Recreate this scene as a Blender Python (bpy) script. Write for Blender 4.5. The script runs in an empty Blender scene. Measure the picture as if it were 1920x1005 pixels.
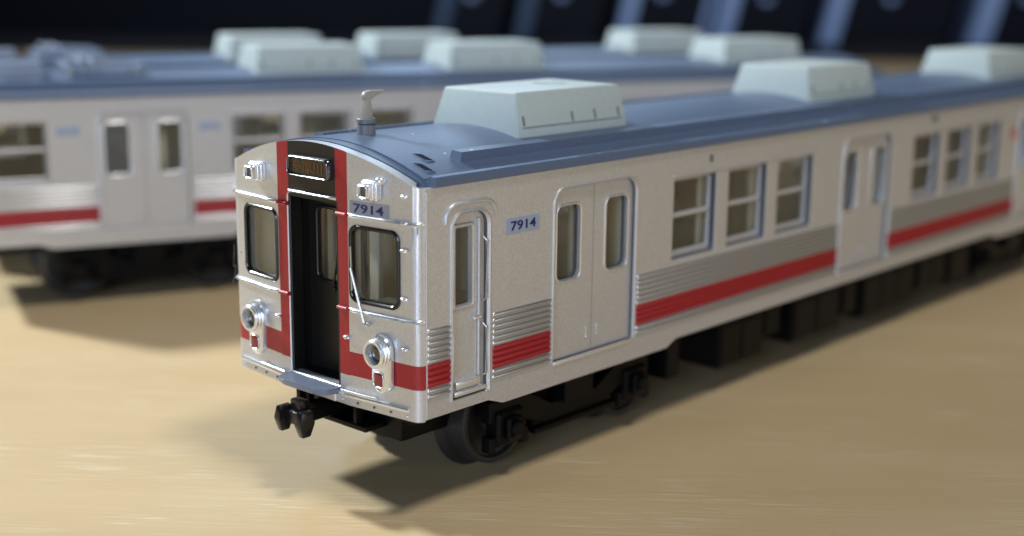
import bpy, bmesh, math, random
from mathutils import Vector, Matrix, geometry
random.seed(7)
MM = 0.001
scn = bpy.context.scene
col = scn.collection

# ------------------------------------------------------------------ camera
YAW, PITCH, ROLL = 0.735, 0.218, 0.011
TZ = 0.7                                   # table lies 0.7 mm under the cars' own zero
cam_d = bpy.data.cameras.new('camera')
cam = bpy.data.objects.new('camera', cam_d); col.objects.link(cam)
fw = Vector((math.cos(YAW)*math.cos(PITCH), math.sin(YAW)*math.cos(PITCH), -math.sin(PITCH)))
rt = fw.cross(Vector((0, 0, 1))).normalized(); up = rt.cross(fw)
r2 = rt*math.cos(ROLL) + up*math.sin(ROLL); u2 = -rt*math.sin(ROLL) + up*math.cos(ROLL)
M = Matrix((r2, u2, -fw)).transposed().to_4x4()
M.translation = Vector((-54.72, -66.45, 33.54 + TZ))*MM
cam.matrix_world = M
cam_d.sensor_width = 36.0
cam_d.lens = 36.0*2496.7/1920
cam_d.clip_start = 0.005; cam_d.clip_end = 5.0
cam_d.dof.use_dof = True
cam_d.dof.focus_distance = 0.0862
cam_d.dof.aperture_fstop = 27.0
scn.camera = cam

# ------------------------------------------------------------------ light
w = bpy.data.worlds.new('World'); scn.world = w; w.use_nodes = True
bg = w.node_tree.nodes['Background']
bg.inputs[0].default_value = (1.0, 0.92, 0.82, 1); bg.inputs[1].default_value = 0.012

def lamp(name, loc, target, size, watts, color):
    d = bpy.data.lights.new(name, 'AREA'); d.shape = 'DISK'; d.size = size*MM
    d.energy = watts; d.color = color
    o = bpy.data.objects.new(name, d); col.objects.link(o)
    o.location = Vector(loc)*MM
    o.rotation_euler = (Vector(target)-Vector(loc)).to_track_quat('-Z', 'Y').to_euler()
    return o
lamp('desk_lamp', (-48, 285, 228), (30, 0, 10), 36, 1.75, (0.88, 0.95, 1.0))
lamp('ceiling_lamp', (20, -200, 560), (30, 0, 0), 120, 1.60, (1.0, 0.97, 0.94))
lamp('cool_left_fill', (-310, -160, 85), (10, 20, 12), 150, 0.66, (0.58, 0.74, 1.0))  # unseen cool fill, added to lift the upright faces and rear car
lamp('low_side_fill', (170, -520, 85), (30, 0, 12), 220, 0.32, (1.0, 0.98, 0.97))  # unseen low fill, added to brighten the near side wall
lamp('roof_sheen_fill', (560, 520, 420), (40, 0, 20), 300, 0.9, (0.55, 0.75, 1.0))  # unseen source, added for blue sheen on roofs and ledges
scn.view_settings.view_transform = 'Standard'
scn.view_settings.look = 'None'
scn.view_settings.exposure = 0.02
scn.view_settings.gamma = 1.0
scn.cycles.use_denoising = True
scn.cycles.max_bounces = 8
scn.cycles.transparent_max_bounces = 16

# ------------------------------------------------------------------ materials
def nm(name):
    m = bpy.data.materials.new(name); m.use_nodes = True
    nt = m.node_tree; return m, nt, nt.nodes['Principled BSDF']
def simple(name, colr, rough=0.5, metal=0.0, grain=0.0, gscale=4000, spec=0.5, coat=0.0, bump=0.0, bscale=3000):
    m, nt, p = nm(name)
    p.inputs['Base Color'].default_value = (*colr, 1)
    p.inputs['Roughness'].default_value = rough
    p.inputs['Metallic'].default_value = metal
    p.inputs['Specular IOR Level'].default_value = spec
    p.inputs['Coat Weight'].default_value = coat
    tc = nt.nodes.new('ShaderNodeTexCoord')
    if grain:
        n = nt.nodes.new('ShaderNodeTexNoise'); n.inputs['Scale'].default_value = gscale; n.inputs['Detail'].default_value = 3
        nt.links.new(tc.outputs['Object'], n.inputs['Vector'])
        r = nt.nodes.new('ShaderNodeMapRange'); r.inputs[1].default_value = 0.3; r.inputs[2].default_value = 0.7
        r.inputs[3].default_value = 1-grain; r.inputs[4].default_value = 1+grain
        nt.links.new(n.outputs['Fac'], r.inputs[0])
        mx = nt.nodes.new('ShaderNodeVectorMath'); mx.operation = 'SCALE'
        mx.inputs[0].default_value = colr
        nt.links.new(r.outputs[0], mx.inputs['Scale'])
        nt.links.new(mx.outputs[0], p.inputs['Base Color'])
    if bump:
        n = nt.nodes.new('ShaderNodeTexNoise'); n.inputs['Scale'].default_value = bscale; n.inputs['Detail'].default_value = 4
        nt.links.new(tc.outputs['Object'], n.inputs['Vector'])
        b = nt.nodes.new('ShaderNodeBump'); b.inputs['Strength'].default_value = bump; b.inputs['Distance'].default_value = 0.00003
        nt.links.new(n.outputs['Fac'], b.inputs['Height']); nt.links.new(b.outputs[0], p.inputs['Normal'])
    return m
MT = {}
MT['silver'] = simple('silver_paint', (0.62, 0.62, 0.63), 0.42, 0.66, 0.13, 11000, bump=0.3, bscale=11000)
MT['chrome'] = simple('bright_silver_trim', (0.82, 0.84, 0.87), 0.24, 0.75, 0.06, 9000)
MT['red'] = simple('red_stripe_paint', (0.34, 0.013, 0.019), 0.42, 0.0, 0.10, 5000, bump=0.15)
MT['black'] = simple('black_gloss_panel', (0.006, 0.0055, 0.005), 0.45, 0.0, 0.2, 5000)
MT['gasket'] = simple('black_rubber_gasket', (0.008, 0.008, 0.009), 0.22)
MT['roof'] = simple('blue_grey_roof', (0.090, 0.128, 0.205), 0.44, 0.0, 0.06, 2500, bump=0.2, bscale=2500)
MT['ac'] = simple('pale_grey_green_plastic', (0.44, 0.51, 0.50), 0.45, 0.0, 0.03, 2000, bump=0.2, bscale=2000)
MT['acgroove'] = simple('grey_green_slot', (0.17, 0.20, 0.20), 0.6)
MT['groove'] = simple('dark_grey_groove', (0.10, 0.115, 0.125), 0.6)
MT['plastic'] = simple('black_plastic', (0.0025, 0.0025, 0.003), 0.42, 0.0, 0.3, 2500, spec=0.16, bump=0.3, bscale=2500)
MT['wheel'] = simple('dark_wheel_metal', (0.024, 0.023, 0.022), 0.5, 0.2, 0.15, 3000)
MT['cream'] = simple('cream_partition', (0.80, 0.68, 0.48), 0.5)
MT['inner'] = simple('olive_interior', (0.62, 0.60, 0.50), 0.6)
MT['plate'] = simple('grey_blue_number_plate', (0.30, 0.36, 0.47), 0.4)
MT['plate_front'] = simple('grey_mauve_number_plate', (0.27, 0.27, 0.32), 0.45)
MT['navy'] = simple('navy_print', (0.010, 0.014, 0.10), 0.45)
MT['lens_red'] = simple('red_lens', (0.22, 0.004, 0.008), 0.12, coat=0.6)
MT['lens_dark'] = simple('dark_lens', (0.03, 0.03, 0.032), 0.08, coat=0.8)
MT['antenna'] = simple('grey_beige_resin', (0.36, 0.34, 0.28), 0.45)
MT['antbase'] = simple('grey_resin', (0.16, 0.17, 0.19), 0.5)
MT['signface'] = simple('dark_brown_sign_face', (0.035, 0.022, 0.010), 0.25)
MT['amber'] = simple('amber_lettering', (0.17, 0.075, 0.02), 0.5)
MT['redprint'] = simple('red_print', (0.45, 0.05, 0.05), 0.5)
MT['gangplate'] = simple('blue_grey_step', (0.17, 0.20, 0.27), 0.35, 0.1)
MT['dark'] = simple('dark_case_board', (0.004, 0.0055, 0.014), 0.7, spec=0.15)
MT['lip'] = simple('charcoal_lip', (0.009, 0.011, 0.018), 0.6, spec=0.2)
MT['blue_spine_dim'] = simple('dim_lit_spine', (0.05, 0.09, 0.17), 0.5, spec=0.2)  # blue spine darkened to paint in weaker light at the left
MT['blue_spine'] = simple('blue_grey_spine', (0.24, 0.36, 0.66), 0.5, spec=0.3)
MT['smoke'] = simple('smoked_chrome', (0.16, 0.17, 0.19), 0.16, 0.9)
MT['jamb_shade'] = simple('painted_shade_jamb', (0.13, 0.14, 0.16), 0.4, 0.5)  # recess shade painted into the walls of window and door openings
MT['tip'] = simple('pale_resin_tip', (0.52, 0.51, 0.43), 0.45)
MT['fibre'] = simple('grey_fibre', (0.10, 0.10, 0.10), 0.7)

def dusty(m, scale=750, thr=0.055, colr=(0.62, 0.66, 0.72), keep=0.35):
    """sparse pale dust grains lying on a painted surface"""
    nt = m.node_tree; p = nt.nodes['Principled BSDF']
    tc = nt.nodes.new('ShaderNodeTexCoord'); v = nt.nodes.new('ShaderNodeTexVoronoi'); v.inputs['Scale'].default_value = scale
    nt.links.new(tc.outputs['Object'], v.inputs['Vector'])
    sp = nt.nodes.new('ShaderNodeSeparateColor'); nt.links.new(v.outputs['Color'], sp.inputs[0])
    k = nt.nodes.new('ShaderNodeMath'); k.operation = 'LESS_THAN'; k.inputs[1].default_value = keep; nt.links.new(sp.outputs[0], k.inputs[0])
    sz = nt.nodes.new('ShaderNodeMath'); sz.operation = 'MULTIPLY'; sz.inputs[1].default_value = thr*2; nt.links.new(sp.outputs[1], sz.inputs[0])
    d = nt.nodes.new('ShaderNodeMath'); d.operation = 'LESS_THAN'; nt.links.new(v.outputs['Distance'], d.inputs[0]); nt.links.new(sz.outputs[0], d.inputs[1])
    f = nt.nodes.new('ShaderNodeMath'); f.operation = 'MULTIPLY'; nt.links.new(k.outputs[0], f.inputs[0]); nt.links.new(d.outputs[0], f.inputs[1])
    mx = nt.nodes.new('ShaderNodeMix'); mx.data_type = 'RGBA'; mx.inputs[7].default_value = (*colr, 1)
    nt.links.new(f.outputs[0], mx.inputs[0])
    src = p.inputs['Base Color']
    if src.is_linked: nt.links.new(src.links[0].from_socket, mx.inputs[6])
    else: mx.inputs[6].default_value = src.default_value
    nt.links.new(mx.outputs[2], p.inputs['Base Color'])
dusty(MT['roof']); dusty(MT['black'], 600, 0.05, (0.3, 0.3, 0.3), 0.25); dusty(MT['plastic'], 500, 0.035, (0.08, 0.08, 0.09), 0.12)
dusty(MT['red'], 600, 0.05, (0.6, 0.45, 0.45), 0.15); dusty(MT['silver'], 520, 0.05, (0.10, 0.09, 0.08), 0.12)

def glass(name, tint, haze, hcol):
    """clear plastic glazing with a diffuse haze added to brighten the dark interior"""
    m = bpy.data.materials.new(name); m.use_nodes = True
    nt = m.node_tree; nt.nodes.clear()
    out = nt.nodes.new('ShaderNodeOutputMaterial')
    t = nt.nodes.new('ShaderNodeBsdfTransparent'); t.inputs[0].default_value = (*tint, 1)
    df = nt.nodes.new('ShaderNodeBsdfDiffuse'); df.inputs[0].default_value = (*hcol, 1)  # haze colour stands in for light missing behind the panes
    tc = nt.nodes.new('ShaderNodeTexCoord'); n = nt.nodes.new('ShaderNodeTexNoise'); n.inputs['Scale'].default_value = 350
    nt.links.new(tc.outputs['Object'], n.inputs['Vector'])
    r = nt.nodes.new('ShaderNodeMapRange'); r.inputs[1].default_value = 0.3; r.inputs[2].default_value = 0.7
    r.inputs[3].default_value = haze*0.6; r.inputs[4].default_value = haze*1.4
    nt.links.new(n.outputs['Fac'], r.inputs[0])
    mh = nt.nodes.new('ShaderNodeMixShader'); nt.links.new(r.outputs[0], mh.inputs[0])
    nt.links.new(t.outputs[0], mh.inputs[1]); nt.links.new(df.outputs[0], mh.inputs[2])
    g = nt.nodes.new('ShaderNodeBsdfGlossy'); g.inputs['Roughness'].default_value = 0.08
    f = nt.nodes.new('ShaderNodeFresnel'); f.inputs[0].default_value = 1.5
    mx = nt.nodes.new('ShaderNodeMixShader')
    ge = nt.nodes.new('ShaderNodeNewGeometry'); iv = nt.nodes.new('ShaderNodeMath'); iv.operation = 'SUBTRACT'; iv.inputs[0].default_value = 1.0
    nt.links.new(ge.outputs['Backfacing'], iv.inputs[1])
    ml = nt.nodes.new('ShaderNodeMath'); ml.operation = 'MULTIPLY'; nt.links.new(f.outputs[0], ml.inputs[0]); nt.links.new(iv.outputs[0], ml.inputs[1])
    nt.links.new(ml.outputs[0], mx.inputs[0]); nt.links.new(mh.outputs[0], mx.inputs[1]); nt.links.new(g.outputs[0], mx.inputs[2])
    nt.links.new(mx.outputs[0], out.inputs[0])
    return m
MT['glass'] = glass('clear_pane', (0.95, 0.95, 0.93), 0.035, (0.50, 0.47, 0.37))

def wood():
    m, nt, p = nm('pale_wood')
    tc = nt.nodes.new('ShaderNodeTexCoord')
    rot = nt.nodes.new('ShaderNodeMapping'); rot.inputs['Rotation'].default_value = (0, 0, math.radians(50.5))
    nt.links.new(tc.outputs['Object'], rot.inputs[0])
    def noise(scale_vec, scale, detail, rough=0.5):
        mp = nt.nodes.new('ShaderNodeMapping'); mp.inputs['Scale'].default_value = scale_vec
        nt.links.new(rot.outputs[0], mp.inputs[0])
        n = nt.nodes.new('ShaderNodeTexNoise'); n.inputs['Scale'].default_value = scale
        n.inputs['Detail'].default_value = detail; n.inputs['Roughness'].default_value = rough
        nt.links.new(mp.outputs[0], n.inputs['Vector']); return n
    g1 = noise((1, 9, 1), 14, 6)
    g2 = noise((1, 45, 1), 95, 5)
    g3 = noise((1, 1, 1), 18, 3)
    rp = nt.nodes.new('ShaderNodeValToRGB')
    rp.color_ramp.elements[0].position = 0.3; rp.color_ramp.elements[0].color = (0.50, 0.365, 0.19, 1)
    rp.color_ramp.elements[1].position = 0.72; rp.color_ramp.elements[1].color = (0.63, 0.485, 0.285, 1)
    ad = nt.nodes.new('ShaderNodeMath'); ad.operation = 'MULTIPLY_ADD'; ad.inputs[1].default_value = 0.45
    nt.links.new(g1.outputs['Fac'], ad.inputs[0])
    m2 = nt.nodes.new('ShaderNodeMath'); m2.operation = 'MULTIPLY_ADD'; m2.inputs[1].default_value = 0.30
    nt.links.new(g2.outputs['Fac'], m2.inputs[0])
    m3 = nt.nodes.new('ShaderNodeMath'); m3.operation = 'MULTIPLY'; m3.inputs[1].default_value = 0.25
    nt.links.new(g3.outputs['Fac'], m3.inputs[0]); nt.links.new(m3.outputs[0], m2.inputs[2]); nt.links.new(m2.outputs[0], ad.inputs[2])
    nt.links.new(ad.outputs[0], rp.inputs[0])
    # fine pale scratches along the grain
    s1 = noise((1, 85, 1), 140, 2); s2 = noise((1, 2.2, 1), 60, 2)
    t1 = nt.nodes.new('ShaderNodeMapRange'); t1.inputs[1].default_value = 0.62; t1.inputs[2].default_value = 0.68
    nt.links.new(s1.outputs['Fac'], t1.inputs[0])
    t2 = nt.nodes.new('ShaderNodeMapRange'); t2.inputs[1].default_value = 0.42; t2.inputs[2].default_value = 0.60
    nt.links.new(s2.outputs['Fac'], t2.inputs[0])
    sc = nt.nodes.new('ShaderNodeMath'); sc.operation = 'MULTIPLY'
    nt.links.new(t1.outputs[0], sc.inputs[0]); nt.links.new(t2.outputs[0], sc.inputs[1])
    mx = nt.nodes.new('ShaderNodeMix'); mx.data_type = 'RGBA'
    mx.inputs[7].default_value = (0.86, 0.78, 0.60, 1)
    nt.links.new(sc.outputs[0], mx.inputs[0]); nt.links.new(rp.outputs[0], mx.inputs[6])
    nt.links.new(mx.outputs[2], p.inputs['Base Color'])
    p.inputs['Roughness'].default_value = 0.42
    p.inputs['Specular IOR Level'].default_value = 0.35
    b = nt.nodes.new('ShaderNodeBump'); b.inputs['Strength'].default_value = 0.25; b.inputs['Distance'].default_value = 0.0001
    nt.links.new(g2.outputs['Fac'], b.inputs['Height']); nt.links.new(b.outputs[0], p.inputs['Normal'])
    return m
MT['wood'] = wood()

# ------------------------------------------------------------------ mesh helpers (all in millimetres)
def tagged(o, label=None, cat=None, group=None, kind=None):
    for k, v in (('label', label), ('category', cat), ('group', group), ('kind', kind)):
        if v: o[k] = v
    return o
def empty(name, loc=(0, 0, 0), rz=0.0):
    o = bpy.data.objects.new(name, None); col.objects.link(o)
    o.location = Vector(loc)*MM; o.rotation_euler = (0, 0, rz); o.empty_display_size = 0.01
    return o
def mesh_of(bm, mats, name, angle=32, dbl=1e-4):
    bmesh.ops.remove_doubles(bm, verts=bm.verts, dist=dbl)
    bmesh.ops.recalc_face_normals(bm, faces=bm.faces)
    for f in bm.faces: f.smooth = True
    bmesh.ops.scale(bm, vec=(MM, MM, MM), verts=bm.verts)
    me = bpy.data.meshes.new(name); bm.to_mesh(me); bm.free()
    for m in mats: me.materials.append(MT[m])
    me.set_sharp_from_angle(angle=math.radians(angle))
    return me
def link(name, me, parent=None, loc=None):
    o = bpy.data.objects.new(name, me); col.objects.link(o)
    if parent: o.parent = parent
    if loc is not None: o.location = Vector(loc)*MM
    return o
def obj(name, bm, mats, parent=None, angle=32):
    if isinstance(mats, str): mats = [mats]
    return link(name, mesh_of(bm, mats, name, angle), parent)
def B(): return bmesh.new()
def setmat(bm, n0, mat):
    bm.faces.ensure_lookup_table()
    for f in bm.faces[n0:]: f.material_index = mat
def box(bm, x0, x1, y0, y1, z0, z1, bev=0.0, seg=1, mat=0, xf=None):
    t = bmesh.new()
    bmesh.ops.create_cube(t, size=1)
    for v in t.verts:
        v.co = Vector((x0+(v.co.x+.5)*(x1-x0), y0+(v.co.y+.5)*(y1-y0), z0+(v.co.z+.5)*(z1-z0)))
    if bev: bmesh.ops.bevel(t, geom=t.edges[:], offset=bev, segments=seg, affect='EDGES', profile=0.6)
    if xf: bmesh.ops.transform(t, matrix=xf, verts=t.verts)
    merge(bm, t, mat)
    return bm
def merge(bm, t, mat=0):
    mp = {v: bm.verts.new(v.co) for v in t.verts}
    for f in t.faces:
        try:
            g = bm.faces.new([mp[v] for v in f.verts]); g.material_index = mat
        except ValueError: pass
    t.free()
def hexa(bm, b0, b1, t0, t1, bev=0.0, mat=0, seg=2):
    """frustum: bottom (x0,x1,y0,y1,z) top (x0,x1,y0,y1,z)"""
    t = bmesh.new()
    P = []
    for (x0, x1, y0, y1), z in ((b0, b1), (t0, t1)):
        P += [t.verts.new((x0, y0, z)), t.verts.new((x1, y0, z)), t.verts.new((x1, y1, z)), t.verts.new((x0, y1, z))]
    for q in ((3, 2, 1, 0), (4, 5, 6, 7), (0, 1, 5, 4), (1, 2, 6, 5), (2, 3, 7, 6), (3, 0, 4, 7)):
        t.faces.new([P[i] for i in q])
    if bev: bmesh.ops.bevel(t, geom=t.edges[:], offset=bev, segments=seg, affect='EDGES', profile=0.6)
    merge(bm, t, mat); return bm
def lathe(bm, prof, origin, axis, n=24, mat=0, caps=True):
    """prof: list of (radius, distance along axis)"""
    a = Vector(axis).normalized(); q = a.to_track_quat('Z', 'Y'); o = Vector(origin)
    rings = []
    for r, d in prof:
        rings.append([bm.verts.new(o + q @ Vector((r*math.cos(2*math.pi*i/n), r*math.sin(2*math.pi*i/n), d))) for i in range(n)])
    for A, C in zip(rings, rings[1:]):
        for i in range(n):
            f = bm.faces.new((A[i], A[(i+1) % n], C[(i+1) % n], C[i])); f.material_index = mat
    if caps:
        bm.faces.new(rings[0][::-1]).material_index = mat; bm.faces.new(rings[-1]).material_index = mat
    return bm
def tube(bm, pts, r, n=8, mat=0):
    pts = [Vector(p) for p in pts]; rings = []
    for i, p in enumerate(pts):
        d = (pts[min(i+1, len(pts)-1)] - pts[max(i-1, 0)]).normalized(); q = d.to_track_quat('Z', 'Y')
        rr_ = r[i] if isinstance(r, (list, tuple)) else r
        rings.append([bm.verts.new(p + q @ Vector((rr_*math.cos(2*math.pi*k/n), rr_*math.sin(2*math.pi*k/n), 0))) for k in range(n)])
    for A, C in zip(rings, rings[1:]):
        for i in range(n):
            bm.faces.new((A[i], A[(i+1) % n], C[(i+1) % n], C[i])).material_index = mat
    bm.faces.new(rings[0][::-1]).material_index = mat; bm.faces.new(rings[-1]).material_index = mat
    return bm
def ball(bm, c, r, mat=0, n=10):
    t = bmesh.new(); bmesh.ops.create_uvsphere(t, u_segments=n, v_segments=6, radius=1)
    for v in t.verts: v.co = Vector((c[0]+v.co.x*r[0], c[1]+v.co.y*r[1], c[2]+v.co.z*r[2]))
    merge(bm, t, mat); return bm
def rr(u0, u1, v0, v1, r=0.0, n=5, e=0.0, rt_=None):
    """rounded rectangle loop, counter-clockwise; e grows it outward; rt_ gives other radius on the top corners"""
    u0 -= e; u1 += e; v0 -= e; v1 += e
    out = []
    for cx, cy, a0, top in ((u1, v1, 0, 1), (u0, v1, 90, 1), (u0, v0, 180, 0), (u1, v0, 270, 0)):
        R = (rt_ if (rt_ is not None and top) else r)
        R = max(R + e, 0.001)
        sx = -1 if a0 in (0, 270) else 1; sy = -1 if a0 in (0, 90) else 1
        ox, oy = cx + sx*R, cy + sy*R
        for k in range(n+1):
            a = math.radians(a0 + 90*k/n); out.append((ox + R*math.cos(a), oy + R*math.sin(a)))
    return out
def inside(p, loop):
    x, y = p; c = False; j = len(loop)-1
    for i in range(len(loop)):
        xi, yi = loop[i]; xj, yj = loop[j]
        if (yi > y) != (yj > y) and x < (xj-xi)*(y-yi)/(yj-yi)+xi: c = not c
        j = i
    return c
def plate(bm, outer, holes, fmap, th, zones=(), lines=(), cham=0.06, mat=0, wallmat=None, backmat=None):
    """sheet with holes: fmap(u, v, depth) -> xyz; holes = kwargs for rr(); zones = [(loop, material index)]"""
    for depth, e in ((0.0, cham), (th, 0.0)):
        V, E = [], []
        def add(loop, closed=True):
            s = len(V); V.extend(Vector(p) for p in loop)
            n = len(loop)
            E.extend((s+i, s+(i+1) % n) for i in range(n if closed else n-1))
        add(outer)
        hl = [rr(*h[0], e=e, **h[1]) for h in holes]
        for h in hl: add(h)
        for z, _ in zones: add(z)
        for l in lines: add(l, False)
        vs, es, fs, _a, _b, _c = geometry.delaunay_2d_cdt(V, E, [], 0, 1e-4)
        nv = [bm.verts.new(fmap(v.x, v.y, depth)) for v in vs]
        for f in fs:
            c = (sum(vs[i].x for i in f)/3, sum(vs[i].y for i in f)/3)
            if not inside(c, outer) or any(inside(c, h) for h in hl): continue
            g = bm.faces.new([nv[i] for i in (f if depth == 0 else f[::-1])])
            g.material_index = mat
            for z, mi in zones:
                if inside(c, z): g.material_index = mi
            if depth > 0 and backmat is not None: g.material_index = backmat
    wm = mat if wallmat is None else wallmat
    def wall(L0, d0, L1, d1, wm=wm):
        a = [bm.verts.new(fmap(*p, d0)) for p in L0]; c = [bm.verts.new(fmap(*p, d1)) for p in L1]
        n = len(a)
        for i in range(n):
            try: bm.faces.new((a[i], a[(i+1) % n], c[(i+1) % n], c[i])).material_index = wm
            except ValueError: pass
    for h in holes:
        L = rr(*h[0], **h[1]); wall(rr(*h[0], e=cham, **h[1]), 0, L, cham, mat); wall(L, cham, L, th, wm)
    wall(outer, 0, outer, th, mat)
    return bm
_txt = {}
def text_mesh(s, height, depth, mat, xf, name):
    """lettering as real thin solid; xf maps text plane (x, y, z) to millimetres in the car"""
    cu = bpy.data.curves.new('lettering', 'FONT'); cu.body = s; cu.align_x = 'CENTER'; cu.align_y = 'CENTER'
    cu.size = 1.0; cu.extrude = 0.0; cu.offset = 0.012 if s.isdigit() else 0.0; cu.resolution_u = 3
    o = bpy.data.objects.new('lettering', cu); col.objects.link(o)
    bpy.context.view_layer.update()
    dg = bpy.context.evaluated_depsgraph_get()
    me = bpy.data.meshes.new_from_object(o.evaluated_get(dg))
    bpy.data.objects.remove(o)
    bm = bmesh.new(); bm.from_mesh(me); bpy.data.meshes.remove(me)
    ys = [v.co.y for v in bm.verts]; xs = [v.co.x for v in bm.verts]
    cy = (max(ys)+min(ys))/2; cx = (max(xs)+min(xs))/2; sc = height/(max(ys)-min(ys))
    for v in bm.verts: v.co = Vector(((v.co.x-cx)*sc, (v.co.y-cy)*sc, 0))
    r = bmesh.ops.extrude_face_region(bm, geom=bm.faces[:])
    for v in r['geom']:
        if isinstance(v, bmesh.types.BMVert): v.co.z += depth
    width = (max(xs)-min(xs))*sc
    bm_x = bm
    return bm_x, width
def placed_text(s, height, width, xf, mat, parent, name='lettering', depth=0.03):
    bm, wd = text_mesh(s, height, depth, mat, None, name)
    for v in bm.verts: v.co = xf @ Vector((v.co.x*width/wd, v.co.y, v.co.z))
    bm.normal_update()
    return obj(name, bm, [mat], parent)

# ------------------------------------------------------------------ the setting
bm = B(); box(bm, -420, 900, -520, 900, -25, 0, 1.5)
t = obj('table', bm, 'wood'); tagged(t, 'pale wooden table top with fine scratches along the grain', 'table', kind='structure')

# ------------------------------------------------------------------ rail car
W = 9.33                                     # half width of a car
LEN = 114.2
DOORS = (12.75, 52.4, 92.05)                 # left edge of each pair of doors
DW = 9.0
WIN0 = (26.5, 33.9, 41.3)                    # window left edges in the first bay; second bay 39.66 further on
WINS = [x + d for d in (0, 39.66) for x in WIN0]
WW, WZ0, WZ1 = 5.65, 12.45, 18.6
RIB0, RIBP = 7.37, 0.385
ST0, ST1 = RIB0+2*RIBP, RIB0+6*RIBP
SEG = [(6.65, 12.45), (22.15, 52.05), (61.8, 91.7), (101.45, 110.5)]

def roof_z(y): return 22.95 - 1.70*(y/8.55)**2

def side_map(sgn, inset=0.0):
    return lambda u, v, d: Vector((u, sgn*(W - inset - d), v))

_rib = {}
def rib_mesh(length, mat):
    k = (round(length, 2), mat)
    if k not in _rib:
        bm = B(); prof = [(-0.175, 0.0), (-0.15, 0.07), (-0.08, 0.13), (0.0, 0.15), (0.08, 0.13), (0.15, 0.07), (0.175, 0.0)]
        rings = []
        for x, s in ((0, 0.25), (0.05, 0.8), (0.14, 1.0), (length-0.14, 1.0), (length-0.05, 0.8), (length, 0.25)):
            rings.append([bm.verts.new((x, -h*s + 0.02, z*(0.75+0.25*s))) for z, h in prof])
        for A, C in zip(rings, rings[1:]):
            for i in range(len(prof)-1): bm.faces.new((A[i], A[i+1], C[i+1], C[i]))
            bm.faces.new((A[-1], A[0], C[0], C[-1]))
        bm.faces.new(rings[0][::-1]); bm.faces.new(rings[-1])
        _rib[k] = mesh_of(bm, [mat], 'rib', 50)
    return _rib[k]

_shared = {}
def shared(key, fn):
    if key not in _shared: _shared[key] = fn()
    return _shared[key]

def m_leaf(sgn, flip):
    def f():
        bm = B(); w_ = DW/2
        h = (0.55, 3.05, 12.85, 18.1) if not flip else (w_-3.1, w_-0.6, 12.85, 18.1)
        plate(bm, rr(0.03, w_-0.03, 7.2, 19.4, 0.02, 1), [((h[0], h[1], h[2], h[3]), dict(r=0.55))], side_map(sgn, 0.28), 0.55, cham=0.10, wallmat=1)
        return mesh_of(bm, ['silver', 'jamb_shade'], 'door_leaf')
    return shared(('leaf', sgn, flip), f)
def m_leafpane(sgn, flip):
    def f():
        bm = B(); w_ = DW/2
        h = (0.55, 3.05) if not flip else (w_-3.1, w_-0.6)
        y = sgn*(W-0.28-0.42)
        box(bm, h[0]-0.1, h[1]+0.1, min(y, y-sgn*.08), max(y, y-sgn*.08), 12.75, 18.2)
        return mesh_of(bm, ['glass'], 'pane')
    return shared(('leafpane', sgn, flip), f)
def m_leafrim(flip):
    def f():
        bm = B(); w_ = DW/2
        a, b = (0.55, 3.05) if not flip else (w_-3.1, w_-0.6)
        loopring(bm, rr(a-.16, b+.16, 12.69, 18.26, .7, 6), rr(a+.02, b-.02, 12.87, 18.08, .53, 6), lambda p, d: (p[0], -W+0.28-d, p[1]), 0.07)
        return mesh_of(bm, ['chrome'], 'window_rim', 40)
    return shared(('leafrim', flip), f)
def m_sash(sgn):
    def f():
        bm = B()
        plate(bm, rr(0.02, WW-0.02, WZ0+.02, WZ1-.02, 0.1, 2),
              [((0.22, WW-0.22, WZ0+0.50, 15.55), dict(r=0.12)), ((0.22, WW-0.22, 15.90, WZ1-0.30), dict(r=0.12))],
              side_map(sgn, 0.55), 0.28, cham=0.07)
        # proud middle rail
        y0, y1 = sgn*(W-0.55), sgn*(W-0.43)
        box(bm, 0.35, WW-0.35, min(y0, y1), max(y0, y1), 15.55, 15.90, 0.04)
        return mesh_of(bm, ['silver'], 'window_frame')
    return shared(('sash', sgn), f)
def m_pane(sgn, z0, z1):
    def f():
        bm = B(); y = sgn*(W-0.74)
        box(bm, 0.15, WW-0.15, min(y, y-sgn*.08), max(y, y-sgn*.08), z0, z1)
        return mesh_of(bm, ['glass'], 'pane')
    return shared(('pane', sgn, z0), f)

def skirt_loop(L, cab):
    x0 = 0.55 if cab else 0.0
    top = 20.75
    return [(x0, 6.12), (6.3, 6.12), (7.7, 5.62), (26.2, 5.62), (27.4, 6.15), (L-27.4, 6.15), (L-26.2, 5.62), (L-7.7, 5.62), (L-6.3, 6.12), (L, 6.12), (L, top), (x0, top)]

def m_ac():
    def f():
        bm = B()
        hexa(bm, (0, 12.6, -4.35, 4.35), 22.1, (0.58, 12.28, -3.6, 3.45), 25.45, 0.24, seg=3)
        hexa(bm, (0.0, 12.6, -4.35, 4.35), 21.6, (0.01, 12.59, -4.34, 4.34), 22.16, 0.02)
        me = mesh_of(bm, ['ac'], 'air_conditioner', 28)
        return me
    return shared('ac', f)
def m_acline():
    def f():
        bm = B()
        for s in (-1, 1):
            y = s*4.15
            box(bm, 0.7, 11.9, min(y, y+s*.08), max(y, y+s*.08), 23.05, 23.13, 0.02)
        return mesh_of(bm, ['ac'], 'seam')
    return shared('acline', f)
def m_acclip(s):
    def f():
        bm = B()
        k = (4.35-3.6)/(25.45-22.1)
        xf = Matrix.Translation((0, s*4.35, 22.1)) @ Matrix.Rotation(s*math.atan(k), 4, 'X')
        box(bm, -0.12, 0.12, -0.05, 0.05, 0.95, 1.75, 0.03, xf=xf)
        return mesh_of(bm, ['acgroove'], 'latch')
    return shared(('acclip', s), f)
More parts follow.
